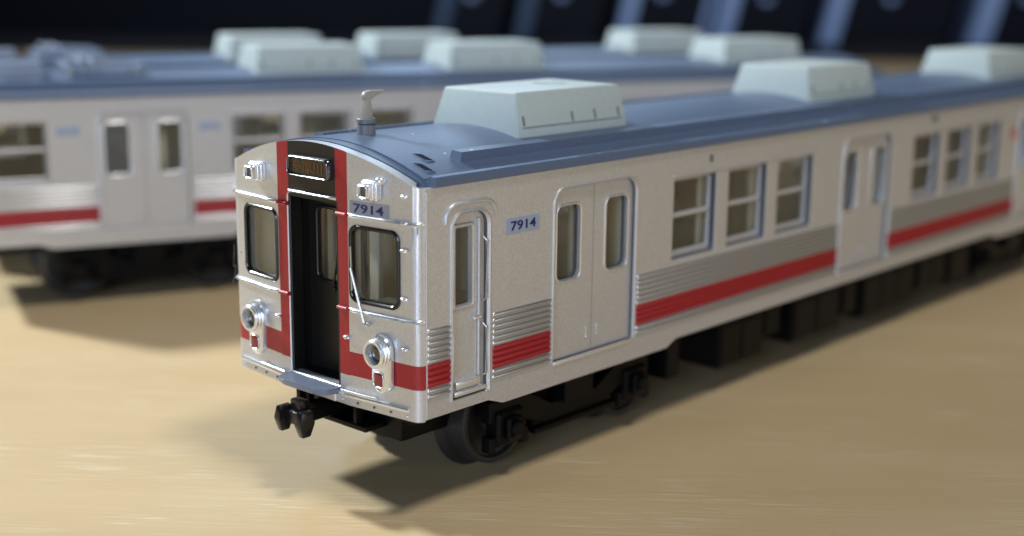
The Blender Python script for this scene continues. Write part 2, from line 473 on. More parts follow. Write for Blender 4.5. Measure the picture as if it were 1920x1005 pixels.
def m_fan():
    def f():
        bm = B()
        lathe(bm, [(1.55, 0), (1.55, .06), (1.4, .09), (1.25, .06), (1.25, 0.0)], (0, 0, 25.42), (0, 0, 1), 32, caps=False)
        for k in range(6):
            a = k*math.pi/6; c, s = math.cos(a), math.sin(a)
            tube(bm, [(-1.3*c, -1.3*s, 25.47), (1.3*c, 1.3*s, 25.47)], 0.035, 6)
        lathe(bm, [(0.3, 0), (0.3, .08), (0.2, .1)], (0, 0, 25.42), (0, 0, 1), 16)
        return mesh_of(bm, ['ac'], 'fan_grille')
    return shared('fan', f)
def add_ac(root, x, yc=-0.75):
    o = link('air_conditioner', m_ac(), root, (x, yc, 0))
    link('seam', m_acline(), o)
    for s in (-1, 1):
        for dx in (0.9, 6.2, 8.8, 11.6): link('latch', m_acclip(s), o, (dx, 0, 0))
    link('fan_grille', m_fan(), o, (8.6, 0.3, 0))
    return o

AX = 7.15
def add_bogie(root, xc, detail=True):
    def frame():
        bm = B()
        for s in (-1, 1):
            ys = (6.35, 7.35)
            def P(pts):
                t = bmesh.new()
                a = [t.verts.new((x, s*ys[0], z)) for x, z in pts]; c = [t.verts.new((x, s*ys[1], z)) for x, z in pts]
                t.faces.new(a); t.faces.new(c[::-1]); n = len(a)
                for i in range(n): t.faces.new((a[i], a[(i+1) % n], c[(i+1) % n], c[i]))
                bmesh.ops.bevel(t, geom=t.edges[:], offset=0.08, segments=1, affect='EDGES')
                merge(bm, t)
            P([(-9.0, 3.3), (-9.0, 4.9), (-5.2, 4.9), (-2.6, 3.3), (2.6, 3.3), (5.2, 4.9), (9.0, 4.9), (9.0, 3.3), (5.6, 3.1), (3.2, 2.0), (-3.2, 2.0), (-5.6, 3.1)])
            box(bm, -1.6, 1.6, s*6.6 if s > 0 else -7.9, 7.9 if s > 0 else s*6.6, 3.2, 5.3, 0.12)
            box(bm, -4.6, 4.6, s*7.0 if s > 0 else -7.7, 7.7 if s > 0 else s*7.0, 1.55, 2.05, 0.1)
        box(bm, -2.2, 2.2, -6.4, 6.4, 2.2, 5.2, 0.15)
        for s in (-1, 1): box(bm, -3.3, 3.3, min(s*4.8, s*6.25), max(s*4.8, s*6.25), 1.0, 5.1, 0.15)
        for s in (-1, 1): box(bm, s*8.6-0.35, s*8.6+0.35, -6.6, 6.6, 3.6, 4.4, 0.1)
        return mesh_of(bm, ['plastic'], 'bogie')
    o = link('bogie', shared('bogie', frame), root, (xc, 0, 0))
    def wheel():
        bm = B()
        lathe(bm, [(0.5, 0), (3.75, 0), (4.0, 0.12), (4.0, 0.30), (3.8, 0.48), (3.5, 0.62), (3.4, 2.3), (3.28, 2.4), (3.0, 2.4), (2.9, 2.05), (1.1, 1.75), (0.7, 2.0), (0.4, 2.0)], (0, -3.9, 3.3), (0, -1, 0), 48)
        return mesh_of(bm, ['wheel'], 'wheel')
    def wheelr():
        me = shared('wheel', wheel).copy(); me.transform(Matrix.Scale(-1, 4, (0, 1, 0))); me.flip_normals(); return me
    def axle():
        bm = B(); lathe(bm, [(0.45, 0), (0.45, 12.4)], (0, -6.2, 3.3), (0, 1, 0), 12); return mesh_of(bm, ['wheel'], 'axle')
    def abox(s):
        bm = B()
        y = lambda a, b: (min(s*a, s*b), max(s*a, s*b))
        box(bm, -1.35, 1.35, *y(6.3, 7.7), 1.55, 4.1, 0.2)
        box(bm, -0.75, 0.75, *y(7.7, 8.15), 2.0, 3.7, 0.18)
        lathe(bm, [(0.62, 0), (0.62, .25), (0.45, .4)], (0, s*8.1, 2.85), (0, s, 0), 16)
        box(bm, -2.0, -1.3, *y(6.6, 7.5), 1.2, 2.4, 0.1); box(bm, 1.3, 2.0, *y(6.6, 7.5), 1.2, 2.4, 0.1)
        return mesh_of(bm, ['plastic'], 'axle_box')
    for sx in (-AX, AX):
        link('wheel', shared('wheel', wheel), o, (sx, 0, 0)); link('wheel', shared('wheelr', wheelr), o, (sx, 0, 0))
        link('axle', shared('axle', axle), o, (sx, 0, 0))
        for s in (-1, 1): link('axle_box', shared(('abox', s), lambda s=s: abox(s)), o, (sx, 0, 0))
    return o

def add_roof(root, L, cab):
    x0 = 0.30 if cab else 0.0
    bm = B()
    prof = []
    N = 28
    for i in range(N+1):
        y = -8.55 + 17.1*i/N; prof.append((y, roof_z(y)))
    left = [(-9.30, 20.72), (-9.54, 20.80), (-9.54, 21.24), (-9.44, 21.40), (-9.10, 21.46), (-8.98, 21.38), (-8.90, 21.10), (-8.62, 21.12)]
    right = [(-y, z) for y, z in left[::-1]]
    P = left + prof + right
    xs = [x0+0.95, L] if cab else [x0, L]
    rings = []
    for x in xs: rings.append([bm.verts.new((x, y, z)) for y, z in P])
    n = len(P)
    for i in range(n-1): bm.faces.new((rings[0][i], rings[0][i+1], rings[1][i+1], rings[1][i]))
    bm.faces.new((rings[0][n-1], rings[0][0], rings[1][0], rings[1][n-1]))
    bm.faces.new(rings[0][::-1]); bm.faces.new(rings[1])
    if cab:      # smooth cap behind the front arch, a thin gap away from it
        P2 = [(-8.95, 20.6)] + [(y, min(z-0.03, arch_z(y)+0.02)) for y, z in prof] + [(8.95, 20.6)]
        a = [bm.verts.new((front_x(y)+0.89, y, z)) for y, z in P2]; c = [bm.verts.new((x0+0.97, y, z)) for y, z in P2]
        m = len(P2)
        for i in range(m-1): bm.faces.new((a[i], a[i+1], c[i+1], c[i]))
        bm.faces.new(a[::-1]); bm.faces.new(c); bm.faces.new((a[m-1], a[0], c[0], c[m-1]))
    r = obj('roof', bm, 'roof', root, 25)
    for s in (-1, 1):
        bm = B()
        xs0 = 5.6 if cab else 3.0
        ya, yb = s*6.3, s*7.35
        t = bmesh.new()
        def ring(x, dz): return [t.verts.new((x, y, z)) for y, z in ((ya, roof_z(ya)-.4), (ya+s*.08, roof_z(ya)+0.40+dz), (yb-s*.10, roof_z(ya)+0.32+dz), (yb, roof_z(yb)-.3))]
        A = ring(xs0, -0.02); C = ring(L-3.0, 0)
        for v in A[1:3]: v.co.x += 0.25
        for i in range(3): t.faces.new((A[i], A[i+1], C[i+1], C[i]))
        t.faces.new(A[::-1]); t.faces.new(C); t.faces.new((A[3], A[0], C[0], C[3]))
        merge(bm, t)
        obj('roof_rail', bm, 'roof', r, 25)
    return r

def add_side(root, sgn, L, cab, ribs, endwin):
    """one long side: wall with openings, doors, windows, ribbed bands, stripe"""
    holes = [((d, d+DW, 7.3, 19.3), dict(r=0.05, rt_=1.0)) for d in DOORS]
    holes += [((x, x+WW, WZ0, WZ1), dict(r=0.12)) for x in WINS]
    segs = list(SEG)
    if cab:
        holes.append(((3.0, 6.15, 6.85, 18.85), dict(r=0.1, rt_=0.9)))
        segs = [(0.72, 2.75)] + segs
    for e in endwin: holes.append(((e, e+WW, WZ0, WZ1), dict(r=0.12)))
    zones = []
    for a, b in segs:
        if not cab and a == 6.65: a = 2.2
        zones.append((rr(a, b, ST0, ST1, 0.001, 1), 1))
    if cab: zones.append((rr(0.5, 0.80, ST0, ST1, 0.001, 1), 1))
    bm = B()
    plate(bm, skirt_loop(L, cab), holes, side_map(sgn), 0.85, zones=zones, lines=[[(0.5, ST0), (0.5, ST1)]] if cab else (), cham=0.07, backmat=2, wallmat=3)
    wall = obj('side_wall', bm, ['silver', 'red', 'cream', 'jamb_shade'], root, 20)
    for d in DOORS:
        for k in (0, 1):
            lf = link('door_leaf', m_leaf(sgn, k), root, (d + k*DW/2, 0, 0))
            link('pane', m_leafpane(sgn, k), lf)
            if sgn < 0: link('window_rim', m_leafrim(k), lf)
            if sgn < 0 and ribs:
                bm = B(); xx = d+DW/2 + (-0.75 if k == 0 else 0.45)
                box(bm, xx, xx+0.22, -W+0.16, -W+0.30, 8.3, 9.1, 0.06)
                h = obj('handle', bm, 'silver', lf); h.location = (-(d+k*DW/2)*MM, 0, 0)
        if sgn < 0:
            bm = B(); box(bm, d+0.05, d+DW-0.05, -W-0.10, -W+0.45, 7.02, 7.30, 0.07, 2)
            obj('door_sill', bm, 'chrome', root)
            bm = B()           # proud rim around the pair of doors
            A = rr(d-0.22, d+DW+0.22, 7.3, 19.52, 0.05, rt_=1.2, n=6); C = rr(d, d+DW, 7.3, 19.3, 0.05, rt_=1.0, n=6)
            rim(bm, A, C, -W, 0.10)
            obj('door_frame', bm, 'silver', root)
    for x in WINS + list(endwin):
        s = link('window_frame', m_sash(sgn), root, (x, 0, 0))
        link('pane', m_pane(sgn, WZ0+0.5, 15.65), s); link('pane', m_pane(sgn, 15.85, WZ1-0.3), s)
    if sgn < 0:
        for x in WIN0[:1] if ribs else ():
            pass
        for a in (WINS[0], WINS[3]):
            bm = B(); box(bm, a-0.25, a+14.8+WW+0.25, -W-0.07, -W+0.02, WZ1+0.12, WZ1+0.34, 0.04)
            obj('drip_rail', bm, 'silver', root)
    if ribs:
        for a, b in segs:
            if not cab and a == 6.65: a = 2.2
            bm = B(); box(bm, a-0.02, b+0.02, -W-0.02, -W+0.05, RIB0-0.22, RIB0-0.14, 0.01)
            band = obj('ribbed_band', bm, 'silver', root)
            for k in range(12):
                red = 2 <= k <= 5
                link('rib', rib_mesh(b-a, 'red' if red else 'silver_rib'), band, (a, -W, RIB0+RIBP*(k+0.5)))
    return wall
def rim(bm, A, C, y, h):
    """raised moulding between loops A (outer) and C (inner) on the plane y (facing -y)"""
    n = len(A); keep = [i for i in range(n) if A[i][1] > 7.4]
    def ring(loop, yy): return [bm.verts.new((p[0], yy, p[1])) for p in loop]
    mid = [((a[0]+c[0])/2, (a[1]+c[1])/2) for a, c in zip(A, C)]
    R = [ring(A, y+0.01), ring([(a[0]*.8+m[0]*.2, a[1]*.8+m[1]*.2) for a, m in zip(A, mid)], y-h*.7), ring(mid, y-h), ring(C, y+0.02)]
    for P, Q in zip(R, R[1:]):
        for i in range(n):
            j = (i+1) % n
            if A[i][1] < 7.4 and A[j][1] < 7.4: continue
            bm.faces.new((P[i], P[j], Q[j], Q[i]))
MT['silver_rib'] = simple('silver_ribbing', (0.60, 0.61, 0.63), 0.30, 0.85, 0.12, 9000, bump=0.3, bscale=9000)

# --- front of the leading car: a bent sheet, u runs across, depth runs backward
VX = 0.55
def front_map(u, v, d):
    s = 1 if u >= 0 else -1; a = abs(u)
    if a <= 3.5: return Vector((-VX+d, u, v))
    if a <= 8.55: return Vector((-VX*(8.55-a)/5.05 + d, u, v))
    t = min((a-8.55)/1.0, 1.0)*math.pi/2
    r0, r1 = 0.55, W-8.55
    return Vector((r0 - (r0-d*0.9)*math.cos(t) if d < r0 else r0, s*(8.55 + max(r1-d*0.9, 0.05)*math.sin(t)), v))
def front_x(y):
    a = abs(y); return -VX if a <= 3.5 else -VX*max(0, 8.55-a)/5.05
def arch_z(u):
    a = min(abs(u), 8.6)
    z = 22.88 - 1.92*(a/8.6)**2
    if abs(u) > 8.6: z -= (abs(u)-8.6)*0.22
    return z

def build_front(root):
    out = [(9.55, 6.02), (9.55, 20.75)]
    out += [(9.4 - 18.8*i/60, arch_z(9.4-18.8*i/60)) for i in range(61)]
    out += [(-9.55, 20.75), (-9.55, 6.02)]
    FW = [(3.8, 7.62, 13.2, 17.85)]
    holes = [((-2.5, 2.5, 7.15, 19.35), dict(r=0.05, rt_=0.25, n=3))]
    for a, b, c, d in FW: holes += [((a, b, c, d), dict(r=0.5)), ((-b, -a, c, d), dict(r=0.5))]
    zones = []
    for s in (1, -1):
        q = lambda a, b, c, d: rr(min(s*a, s*b), max(s*a, s*b), c, d, 0.001, 1)
        zones.append((q(2.35, 3.5, 8.05, 23.2), 1))
        zones.append((q(3.4, 9.7, 8.10, 9.68), 1))
    zones.append((rr(-2.36, 2.36, 19.2, 23.2, 0.001, 1), 2))
    lines = [[(u, 5.9), (u, 23.3)] for u in (-3.5, 3.5, -8.55, 8.55)]
    lines += [[(s*u, 5.9), (s*u, 23.3)] for s in (1, -1) for u in (8.75, 8.95, 9.15, 9.35)]
    bm = B(); plate(bm, out, holes, front_map, 0.75, zones=zones, lines=lines, cham=0.06)
    obj('front_wall', bm, ['silver', 'red', 'black'], root, 22)
    # gangway recess and its door
    bm = B()
    for s in (1, -1): box(bm, 0.15, 1.75, min(s*2.52, s*2.75), max(s*2.52, s*2.75), 7.0, 19.5)
    box(bm, 0.15, 1.75, -2.75, 2.75, 19.36, 19.6); box(bm, 0.15, 1.75, -2.75, 2.75, 6.8, 7.14)
    for s in (1, -1): box(bm, -0.50, 0.5, min(s*2.30, s*2.49), max(s*2.30, s*2.49), 7.17, 19.3, 0.05)
    box(bm, -0.50, 0.3, -2.35, 2.35, 19.12, 19.34, 0.03)
    obj('gangway_recess', bm, 'black', root)
    bm = B()
    plate(bm, rr(-2.5, 2.5, 7.16, 19.34, 0.02, 1), [((-1.65, 1.65, 13.4, 18.3), dict(r=0.45))], lambda u, v, d: Vector((1.25+d, u, v)), 0.35, cham=0.05)
    gd = obj('gangway_door', bm, 'black', root)
    bm = B(); A = rr(-1.85, 1.85, 13.2, 18.5, 0.6); C = rr(-1.6, 1.6, 13.45, 18.25, 0.42)
    loopring(bm, A, C, lambda p, d: (1.25-d, p[0], p[1]), 0.12); obj('window_gasket', bm, 'gasket', gd)
    bm = B(); box(bm, 1.45, 1.52, -1.7, 1.7, 13.35, 18.35); obj('pane', bm, 'glass', gd)
    bm = B(); tube(bm, [(1.05, -0.1, 13.0), (1.0, -0.6, 15.0), (1.0, -0.75, 16.0)], 0.07); tube(bm, [(1.02, -0.55, 14.0), (1.02, -0.75, 17.3)], 0.05)
    ball(bm, (1.12, -0.1, 12.95), (.15, .17, .17)); obj('wiper', bm, 'gasket', gd)
    bm = B(); box(bm, 1.0, 1.26, -2.1, -1.85, 11.6, 12.4, 0.05); obj('handle', bm, 'gasket', gd)
    # front windows
    for s in (1, -1):
        a, b, c, d = FW[0]
        ua, ub = (a, b) if s > 0 else (-b, -a)
        bm = B(); loopring(bm, rr(ua-0.20, ub+0.20, c-0.20, d+0.20, 0.68, 6), rr(ua+0.06, ub-0.06, c+.06, d-.06, 0.45, 6), lambda p, q: front_map(p[0], p[1], -q), 0.14)
        g = obj('front_window', bm, 'gasket', root)
        bm = B(); v = []
        for dd in (0.25, 0.33):
            for uu, zz in ((ua-.05, c-.05), (ub+.05, c-.05), (ub+.05, d+.05), (ua-.05, d+.05)): v.append(bm.verts.new(front_map(uu, zz, dd)))
        for q in ((0, 1, 2, 3), (7, 6, 5, 4), (0, 4, 5, 1), (1, 5, 6, 2), (2, 6, 7, 3), (3, 7, 4, 0)): bm.faces.new([v[i] for i in q])
        obj('pane', bm, 'glass', g)
    # wiper on the right-hand window
    bm = B()
    tube(bm, [(-0.78, -5.2, 11.95), (-0.88, -4.78, 13.4), (-0.98, -4.2, 15.35)], [0.11, 0.10, 0.08])
    tube(bm, [(-0.90, -4.22, 13.9), (-0.90, -4.12, 16.7)], 0.06)
    ball(bm, (-0.60, -5.25, 11.8), (.22, .17, .17))
    obj('wiper', bm, 'silver_rib', root)
    # horizontal beads
    def bead(y0, y1, z, h=0.28, pr=0.24, name='bead', mat='chrome', wrap=False):
        bm = B(); n = 14
        rings = []
        for i in range(n+1):
            y = y0+(y1-y0)*i/n
            f = 0.15 if i in (0, n) else 1.0
            prof = [(0.05, -h/2), (-pr*.7*f, -h*.42), (-pr*f, -h*.1), (-pr*.85*f, h*.25), (-pr*.4*f, h*.48), (0.05, h/2)]
            rings.append([bm.verts.new(front_map(y, z+q, 0) + Vector((0, 0, 0)) + nrm(y)*(-p)) for p, q in prof])
        for A, C in zip(rings, rings[1:]):
            for i in range(5): bm.faces.new((A[i], A[i+1], C[i+1], C[i]))
        bm.faces.new(rings[0][::-1]); bm.faces.new(rings[-1])
        return obj(name, bm, mat, root, 45)
    def nrm(u):
        e = 0.01; t = (front_map(u+e, 0, 0)-front_map(u-e, 0, 0)).normalized()
        return Vector((-t.y, t.x, 0)) if t.y > 0 else Vector((t.y, -t.x, 0))
    for z in (18.60, 12.48):
        bead(3.52, 9.35, z); bead(-9.5, -3.52, z)
        for s in (1, -1): bead(min(s*2.45, s*3.5), max(s*2.45, s*3.5), z, mat='red')
    bead(-2.42, 2.42, 19.50, 0.22, 0.22, 'door_head_bead')
    # apron with step bar
    for s in (1, -1):
        y0, y1 = (2.6, 8.5) if s > 0 else (-8.5, -2.6)
        bm = B(); n = 8; rings = []
        for i in range(n+1):
            y = y0+(y1-y0)*i/n; b_ = front_map(y, 0, 0); N = nrm(y)
            rings.append([bm.verts.new(b_+N*p+Vector((0, 0, z))) for p, z in ((-.05, 6.62), (.16, 6.62), (.22, 6.70), (.22, 6.80), (.16, 6.88), (-.05, 6.90))])
        for A, C in zip(rings, rings[1:]):
            for i in range(5): bm.faces.new((A[i], A[i+1], C[i+1], C[i]))
        bm.faces.new(rings[0][::-1]); bm.faces.new(rings[-1])
        obj('step_bar', bm, 'chrome', root, 40)
        ya, yb = (2.9, 5.6) if s > 0 else (-6.0, -2.9)
        bm = B(); tube(bm, [front_map(ya, 7.02, -0.26), front_map((ya+yb)/2, 7.02, -0.26), front_map(yb, 7.02, -0.26)], 0.10)
        for yy in (ya+.3, yb-.3): tube(bm, [front_map(yy, 7.02, -0.26), front_map(yy, 7.02, 0.1)], 0.05)
        obj('grab_bar', bm, 'chrome', root, 60)
        for k in range(5):
            y = s*(2.75 + k*1.4); bm = B(); c = front_map(y, 6.32, -0.01)
            ball(bm, c, (.10, .09, .09)); obj('rivet', bm, 'groove' if 0 < k < 4 else 'chrome', root, 60)
    # nubs on the right corner post and by the red strips
    for y, z in ((-8.25, 20.25), (-8.25, 18.62), (-8.2, 16.9), (-8.2, 13.85), (-8.2, 10.65), (-3.35, 10.62), (3.75, 10.75)):
        bm = B(); ball(bm, front_map(y, z, -0.10), (.20, .34, .14), n=16); obj('lamp_bracket', bm, 'chrome', root, 60)
    # headlight housings
    for s in (1, -1):
        yc = s*6.35; X = front_x(yc); bm = B()
        L0 = rr(yc-.95, yc+.95, 7.45, 11.35, 0.94, 8)
        loops = [(0.12, 0.0, 0), (-0.14, 0.0, 0), (-0.30, 0.08, 0), (-0.34, 0.18, 0)]
        rings = []
        for dx, e, _ in loops:
            lp = rr(yc-.95+e, yc+.95-e, 7.45+e, 11.35-e, max(.94-e, .1), 8); rings.append([bm.verts.new((X+dx+0.11*s*(p[0]-yc)*0.99*s*(1), p[0], p[1])) for p in lp])
        for A, C in zip(rings, rings[1:]):
            for i in range(len(A)): bm.faces.new((A[i], A[(i+1) % len(A)], C[(i+1) % len(A)], C[i]))
        bm.faces.new(rings[0][::-1]); bm.faces.new(rings[-1])
        h = obj('headlight_housing', bm, 'chrome', root, 40)
        bm = B(); lathe(bm, [(0.98, 0.1), (1.0, 0.38), (0.92, 0.44), (0.97, 0.52), (0.97, 0.60), (0.89, 0.66), (0.93, 0.72), (0.93, 0.84), (0.86, 0.92), (0.72, 0.92), (0.60, 0.50), (0.05, 0.48)], (X, yc, 10.15), (-1, 0, 0), 32)
        hl = obj('headlight', bm, 'chrome', h, 40)
        bm = B(); lathe(bm, [(0.60, 0.51), (0.5, 0.57), (0.25, 0.62), (0.02, 0.63)], (X, yc, 10.15), (-1, 0, 0), 24); obj('headlight_lens', bm, 'lens_dark', h, 60)
        bm = B(); loopring(bm, rr(yc-.50, yc+.50, 7.87, 8.93, .3, 5), rr(yc-.40, yc+.40, 7.97, 8.83, .2, 5), lambda p, d: (X-0.32-d, p[0], p[1]), 0.16); obj('tail_light_rim', bm, 'chrome', h, 40)
        bm = B(); box(bm, X-0.47, X-0.25, yc-.40, yc+.40, 7.97, 8.83, 0.1, 3); obj('tail_light', bm, 'lens_red', h, 40)
        # marker lamps
        yc = s*5.7; X = front_x(yc); bm = B()
        box(bm, X-0.42, X+0.1, yc-.72, yc+.72, 19.75, 21.05, 0.22, 3); box(bm, X-0.62, X, yc-.62, yc+.62, 19.82, 20.98, 0.2, 3)
        loopring(bm, rr(yc-.50, yc+.50, 19.9, 20.88, .2, 5), rr(yc-.30, yc+.30, 20.12, 20.66, .1, 5), lambda p, d: (X-0.55-d, p[0], p[1]), 0.45)
        m = obj('marker_lamp', bm, 'chrome', root, 40)
        bm = B(); box(bm, X-0.80, X-0.5, yc-.33, yc+.33, 20.08, 20.70, 0.04); obj('lens', bm, 'lens_dark', m)
        if s < 0:
            bm = B(); ball(bm, (X-0.1, yc-.75, 21.05), (.35, .35, .28), n=16); obj('lamp_hood', bm, 'chrome', m, 60)
    # destination sign
    X = -VX
    bm = B(); loopring(bm, rr(-2.1, 2.1, 20.55, 21.95, .35, 6), rr(-1.9, 1.9, 20.75, 21.75, .22, 6), lambda p, d: (X-d, p[0], p[1]), 0.40)
    ds = obj('destination_sign', bm, 'smoke', root, 40)
    bm = B(); box(bm, X-0.16, X+0.02, -1.95, 1.95, 20.7, 21.8, 0.02); obj('sign_face', bm, 'signface', ds)
    xf = Matrix.Translation((X-0.165, 0.15, 21.25)) @ Matrix(((0, 0, -1, 0), (-1, 0, 0, 0), (0, 1, 0, 0), (0, 0, 0, 1)))
    placed_text('多摩川', 0.78, 3.0, xf, 'amber', ds)
    # front number plate
    v = []
    bm = B(); y0, y1, z0, z1 = -6.95, -3.75, 18.72, 19.55
    for dd in (0.02, -0.06):
        for uu, zz in ((y0, z0), (y1, z0), (y1, z1), (y0, z1)): v.append(bm.verts.new(front_map(uu, zz, dd)))
    for q in ((0, 1, 2, 3), (7, 6, 5, 4), (0, 4, 5, 1), (1, 5, 6, 2), (2, 6, 7, 3), (3, 7, 4, 0)): bm.faces.new([v[i] for i in q])
    npl = obj('number_plate', bm, 'plate_front', root)
    c = front_map(-5.3, 19.13, -0.06); T = (front_map(-5.4, 19, 0)-front_map(-5.2, 19, 0)).normalized(); N = Vector((-T.y, T.x, 0)); N = N if N.x < 0 else -N
    xf = Matrix(((T.x, 0, N.x, c.x), (T.y, 0, N.y, c.y), (0, 1, 0, c.z), (0, 0, 0, 1)))
    placed_text('7914', 0.58, 2.5, xf, 'navy', npl)
    # gangway step plate
    bm = B()
    pts = [(-0.2, 2.6), (-1.25, 2.6), (-1.7, 2.45), (-1.98, 2.0), (-2.08, 1.4), (-2.08, -1.4), (-1.98, -2.0), (-1.7, -2.45), (-1.25, -2.6), (-0.2, -2.6)]
    tq = bmesh.new(); a = [tq.verts.new((x, y, 6.72)) for x, y in pts]; c_ = [tq.verts.new((x, y, 7.08)) for x, y in pts]
    tq.faces.new(a); tq.faces.new(c_[::-1])
    for i in range(len(a)): tq.faces.new((a[i], a[(i+1) % len(a)], c_[(i+1) % len(a)], c_[i]))
    bmesh.ops.bevel(tq, geom=tq.edges[:], offset=0.07, segments=2, affect='EDGES'); merge(bm, tq)
    obj('step_plate', bm, 'gangplate', root)
    bm = B(); box(bm, -0.9, 0.5, -2.4, 2.4, 6.1, 6.72, 0.1); obj('step_bracket', bm, 'silver', root)

def loopring(bm, A, C, fm, h):
    """raised ring between loop A (outer) and C (inner); fm(p, proud)"""
    n = len(A); mid = [((a[0]+c[0])/2, (a[1]+c[1])/2) for a, c in zip(A, C)]
    q1 = [((a[0]*.75+c[0]*.25), (a[1]*.75+c[1]*.25)) for a, c in zip(A, C)]; q3 = [((a[0]*.25+c[0]*.75), (a[1]*.25+c[1]*.75)) for a, c in zip(A, C)]
    R = []
    for L, d in ((A, -0.05), (A, h*.4), (q1, h*.9), (mid, h), (q3, h*.9), (C, h*.4), (C, -0.25)):
        R.append([bm.verts.new(fm(p, d)) for p in L])
    for P, Q in zip(R, R[1:]):
        for i in range(n): bm.faces.new((P[i], P[(i+1) % n], Q[(i+1) % n], Q[i]))

def build_car(root, L, cab, ribs, endwin, acs, equip):
    add_side(root, -1, L, cab, ribs, endwin)
    add_side(root, 1, L, cab, False, endwin)
    add_roof(root, L, cab)
    # ends
    if not cab:
        bm = B(); out = [(9.3, 6.12), (9.3, 20.7)] + [(8.8-17.6*i/20, roof_z(8.8-17.6*i/20)-0.1) for i in range(21)] + [(-9.3, 20.7), (-9.3, 6.12)]
        plate(bm, out, [((-2.4, 2.4, 7.2, 19.0), dict(r=0.05, rt_=0.4))], lambda u, v, d: Vector((0.0+d, u*0.985, v)), 0.45)
        e = obj('end_wall', bm, 'silver', root)
        bm = B(); box(bm, 0.5, 0.9, -2.6, 2.6, 7.0, 19.2); obj('end_door', bm, 'black', root)
    bm = B(); out = [(9.3, 6.12), (9.3, 20.7)] + [(8.8-17.6*i/20, roof_z(8.8-17.6*i/20)-0.1) for i in range(21)] + [(-9.3, 20.7), (-9.3, 6.12)]
    plate(bm, out, [], lambda u, v, d: Vector((L-d, u*0.985, v)), 0.45); obj('end_wall', bm, 'silver', root)
    # floor, seats and partitions seen through the panes
    bm = B(); box(bm, 2.2 if cab else 0.6, L-0.6, -8.6, 8.6, 5.9, 7.1); obj('floor', bm, 'plastic', root)
    for s in (-1, 1):
        for a, b in ((23, 51.5), (62.7, 91)):
            bm = B(); box(bm, a, b, min(s*8.5, s*5.6), max(s*8.5, s*5.6), 7.1, 10.2, 0.3, 2); box(bm, a, b, min(s*8.5, s*7.3), max(s*8.5, s*7.3), 10.0, 12.2, 0.3, 2)
            obj('bench_seat', bm, 'inner', root)
        for x in (12.1, 22.4, 51.9, 62.0, 91.6):
            bm = B(); box(bm, x-0.25, x+0.25, min(s*8.6, s*5.4), max(s*8.6, s*5.4), 7.1, 19.5, 0.1); obj('partition', bm, 'cream', root)
    bm = B(); box(bm, 2.2 if cab else 0.6, L-0.6, -8.7, 8.7, 20.0, 20.5); obj('ceiling', bm, 'inner', root)
    if cab:
        bm = B(); plate(bm, rr(-8.6, 8.6, 7.1, 20, 0.02, 1), [((-2.0, 2.0, 7.4, 18.5), dict(r=0.1)), ((3.6, 6.8, 12.8, 17.6), dict(r=0.1)), ((-6.8, -3.6, 12.8, 17.6), dict(r=0.1))], lambda u, v, d: Vector((7.0+d, u, v)), 0.4)
        obj('cab_bulkhead', bm, 'inner', root)
        for y in (-0.9, 3.4):
            bm = B(); box(bm, 3.0, 3.3, y-.42, y+.42, 7.1, 20, 0.1); obj('cab_post', bm, 'cream', root)
        for x, w_ in ((17.2, 0.5), (33.3, 0.75), (41.0, 0.75)):
            bm = B(); box(bm, x-w_/2, x+w_/2, -7.3, -6.9, 7.1, 19.6, 0.08); obj('bright_strip', bm, 'cream', root)  # strip added to imitate light caught on the window pillars
        bm = B(); box(bm, 2.2, 3.4, -7.6, -2.9, 7.1, 12.6, 0.3); obj('driver_desk', bm, 'inner', root)
    # underframe
    bm = B(); box(bm, 1.2, L-1, -7.6, 7.6, 5.2, 5.9, 0.1); box(bm, 3, L-3, -2.2, 2.2, 4.2, 5.3, 0.1)
    obj('underframe', bm, 'plastic', root)
    for xc in (17.6, L-17.6): add_bogie(root, xc)
    for (x0, x1, y0, y1, z0) in equip:
        bm = B(); box(bm, x0, x1, y0, y1, z0, 5.3, 0.15)
        n = max(1, int((x1-x0)/3.2))
        for k in range(n):
            a = x0+0.3+(x1-x0-.6)*k/n; b = x0+0.3+(x1-x0-.6)*(k+1)/n-0.3
            if y0 < -5 and b-a > 0.8: box(bm, a, b, y0-0.12, y0+.1, z0+0.35, 4.9, 0.06)
        obj('equipment_box', bm, 'plastic', root)
    for x in acs: add_ac(root, x)

EQ = [(29.2, 30.8, -7.4, -5.0, 1.9), (36.2, 43.0, -7.6, 7.4, 1.3), (31.8, 35.4, -3.0, 3.2, 3.0), (44.0, 47.0, -7.0, 7.0, 2.4), (48.0, 56.5, -7.6, 7.6, 1.2), (57.4, 60.2, -7.4, 7.2, 2.0), (61.0, 72.0, -7.6, 7.6, 1.1), (73.0, 79.5, -7.5, 7.5, 1.8), (80.5, 85.5, -7.5, 7.5, 1.5)]
# ---- leading car in the foreground
root = empty('model_train_car', (0, 0, TZ))
tagged(root, 'silver model railcar numbered 7914 with red stripe and black gangway door, nearest the camera', 'model train', 'silver model railcars')
build_car(root, LEN, True, True, (), (13.6, 53.2, 92.9), EQ)
build_front(root)
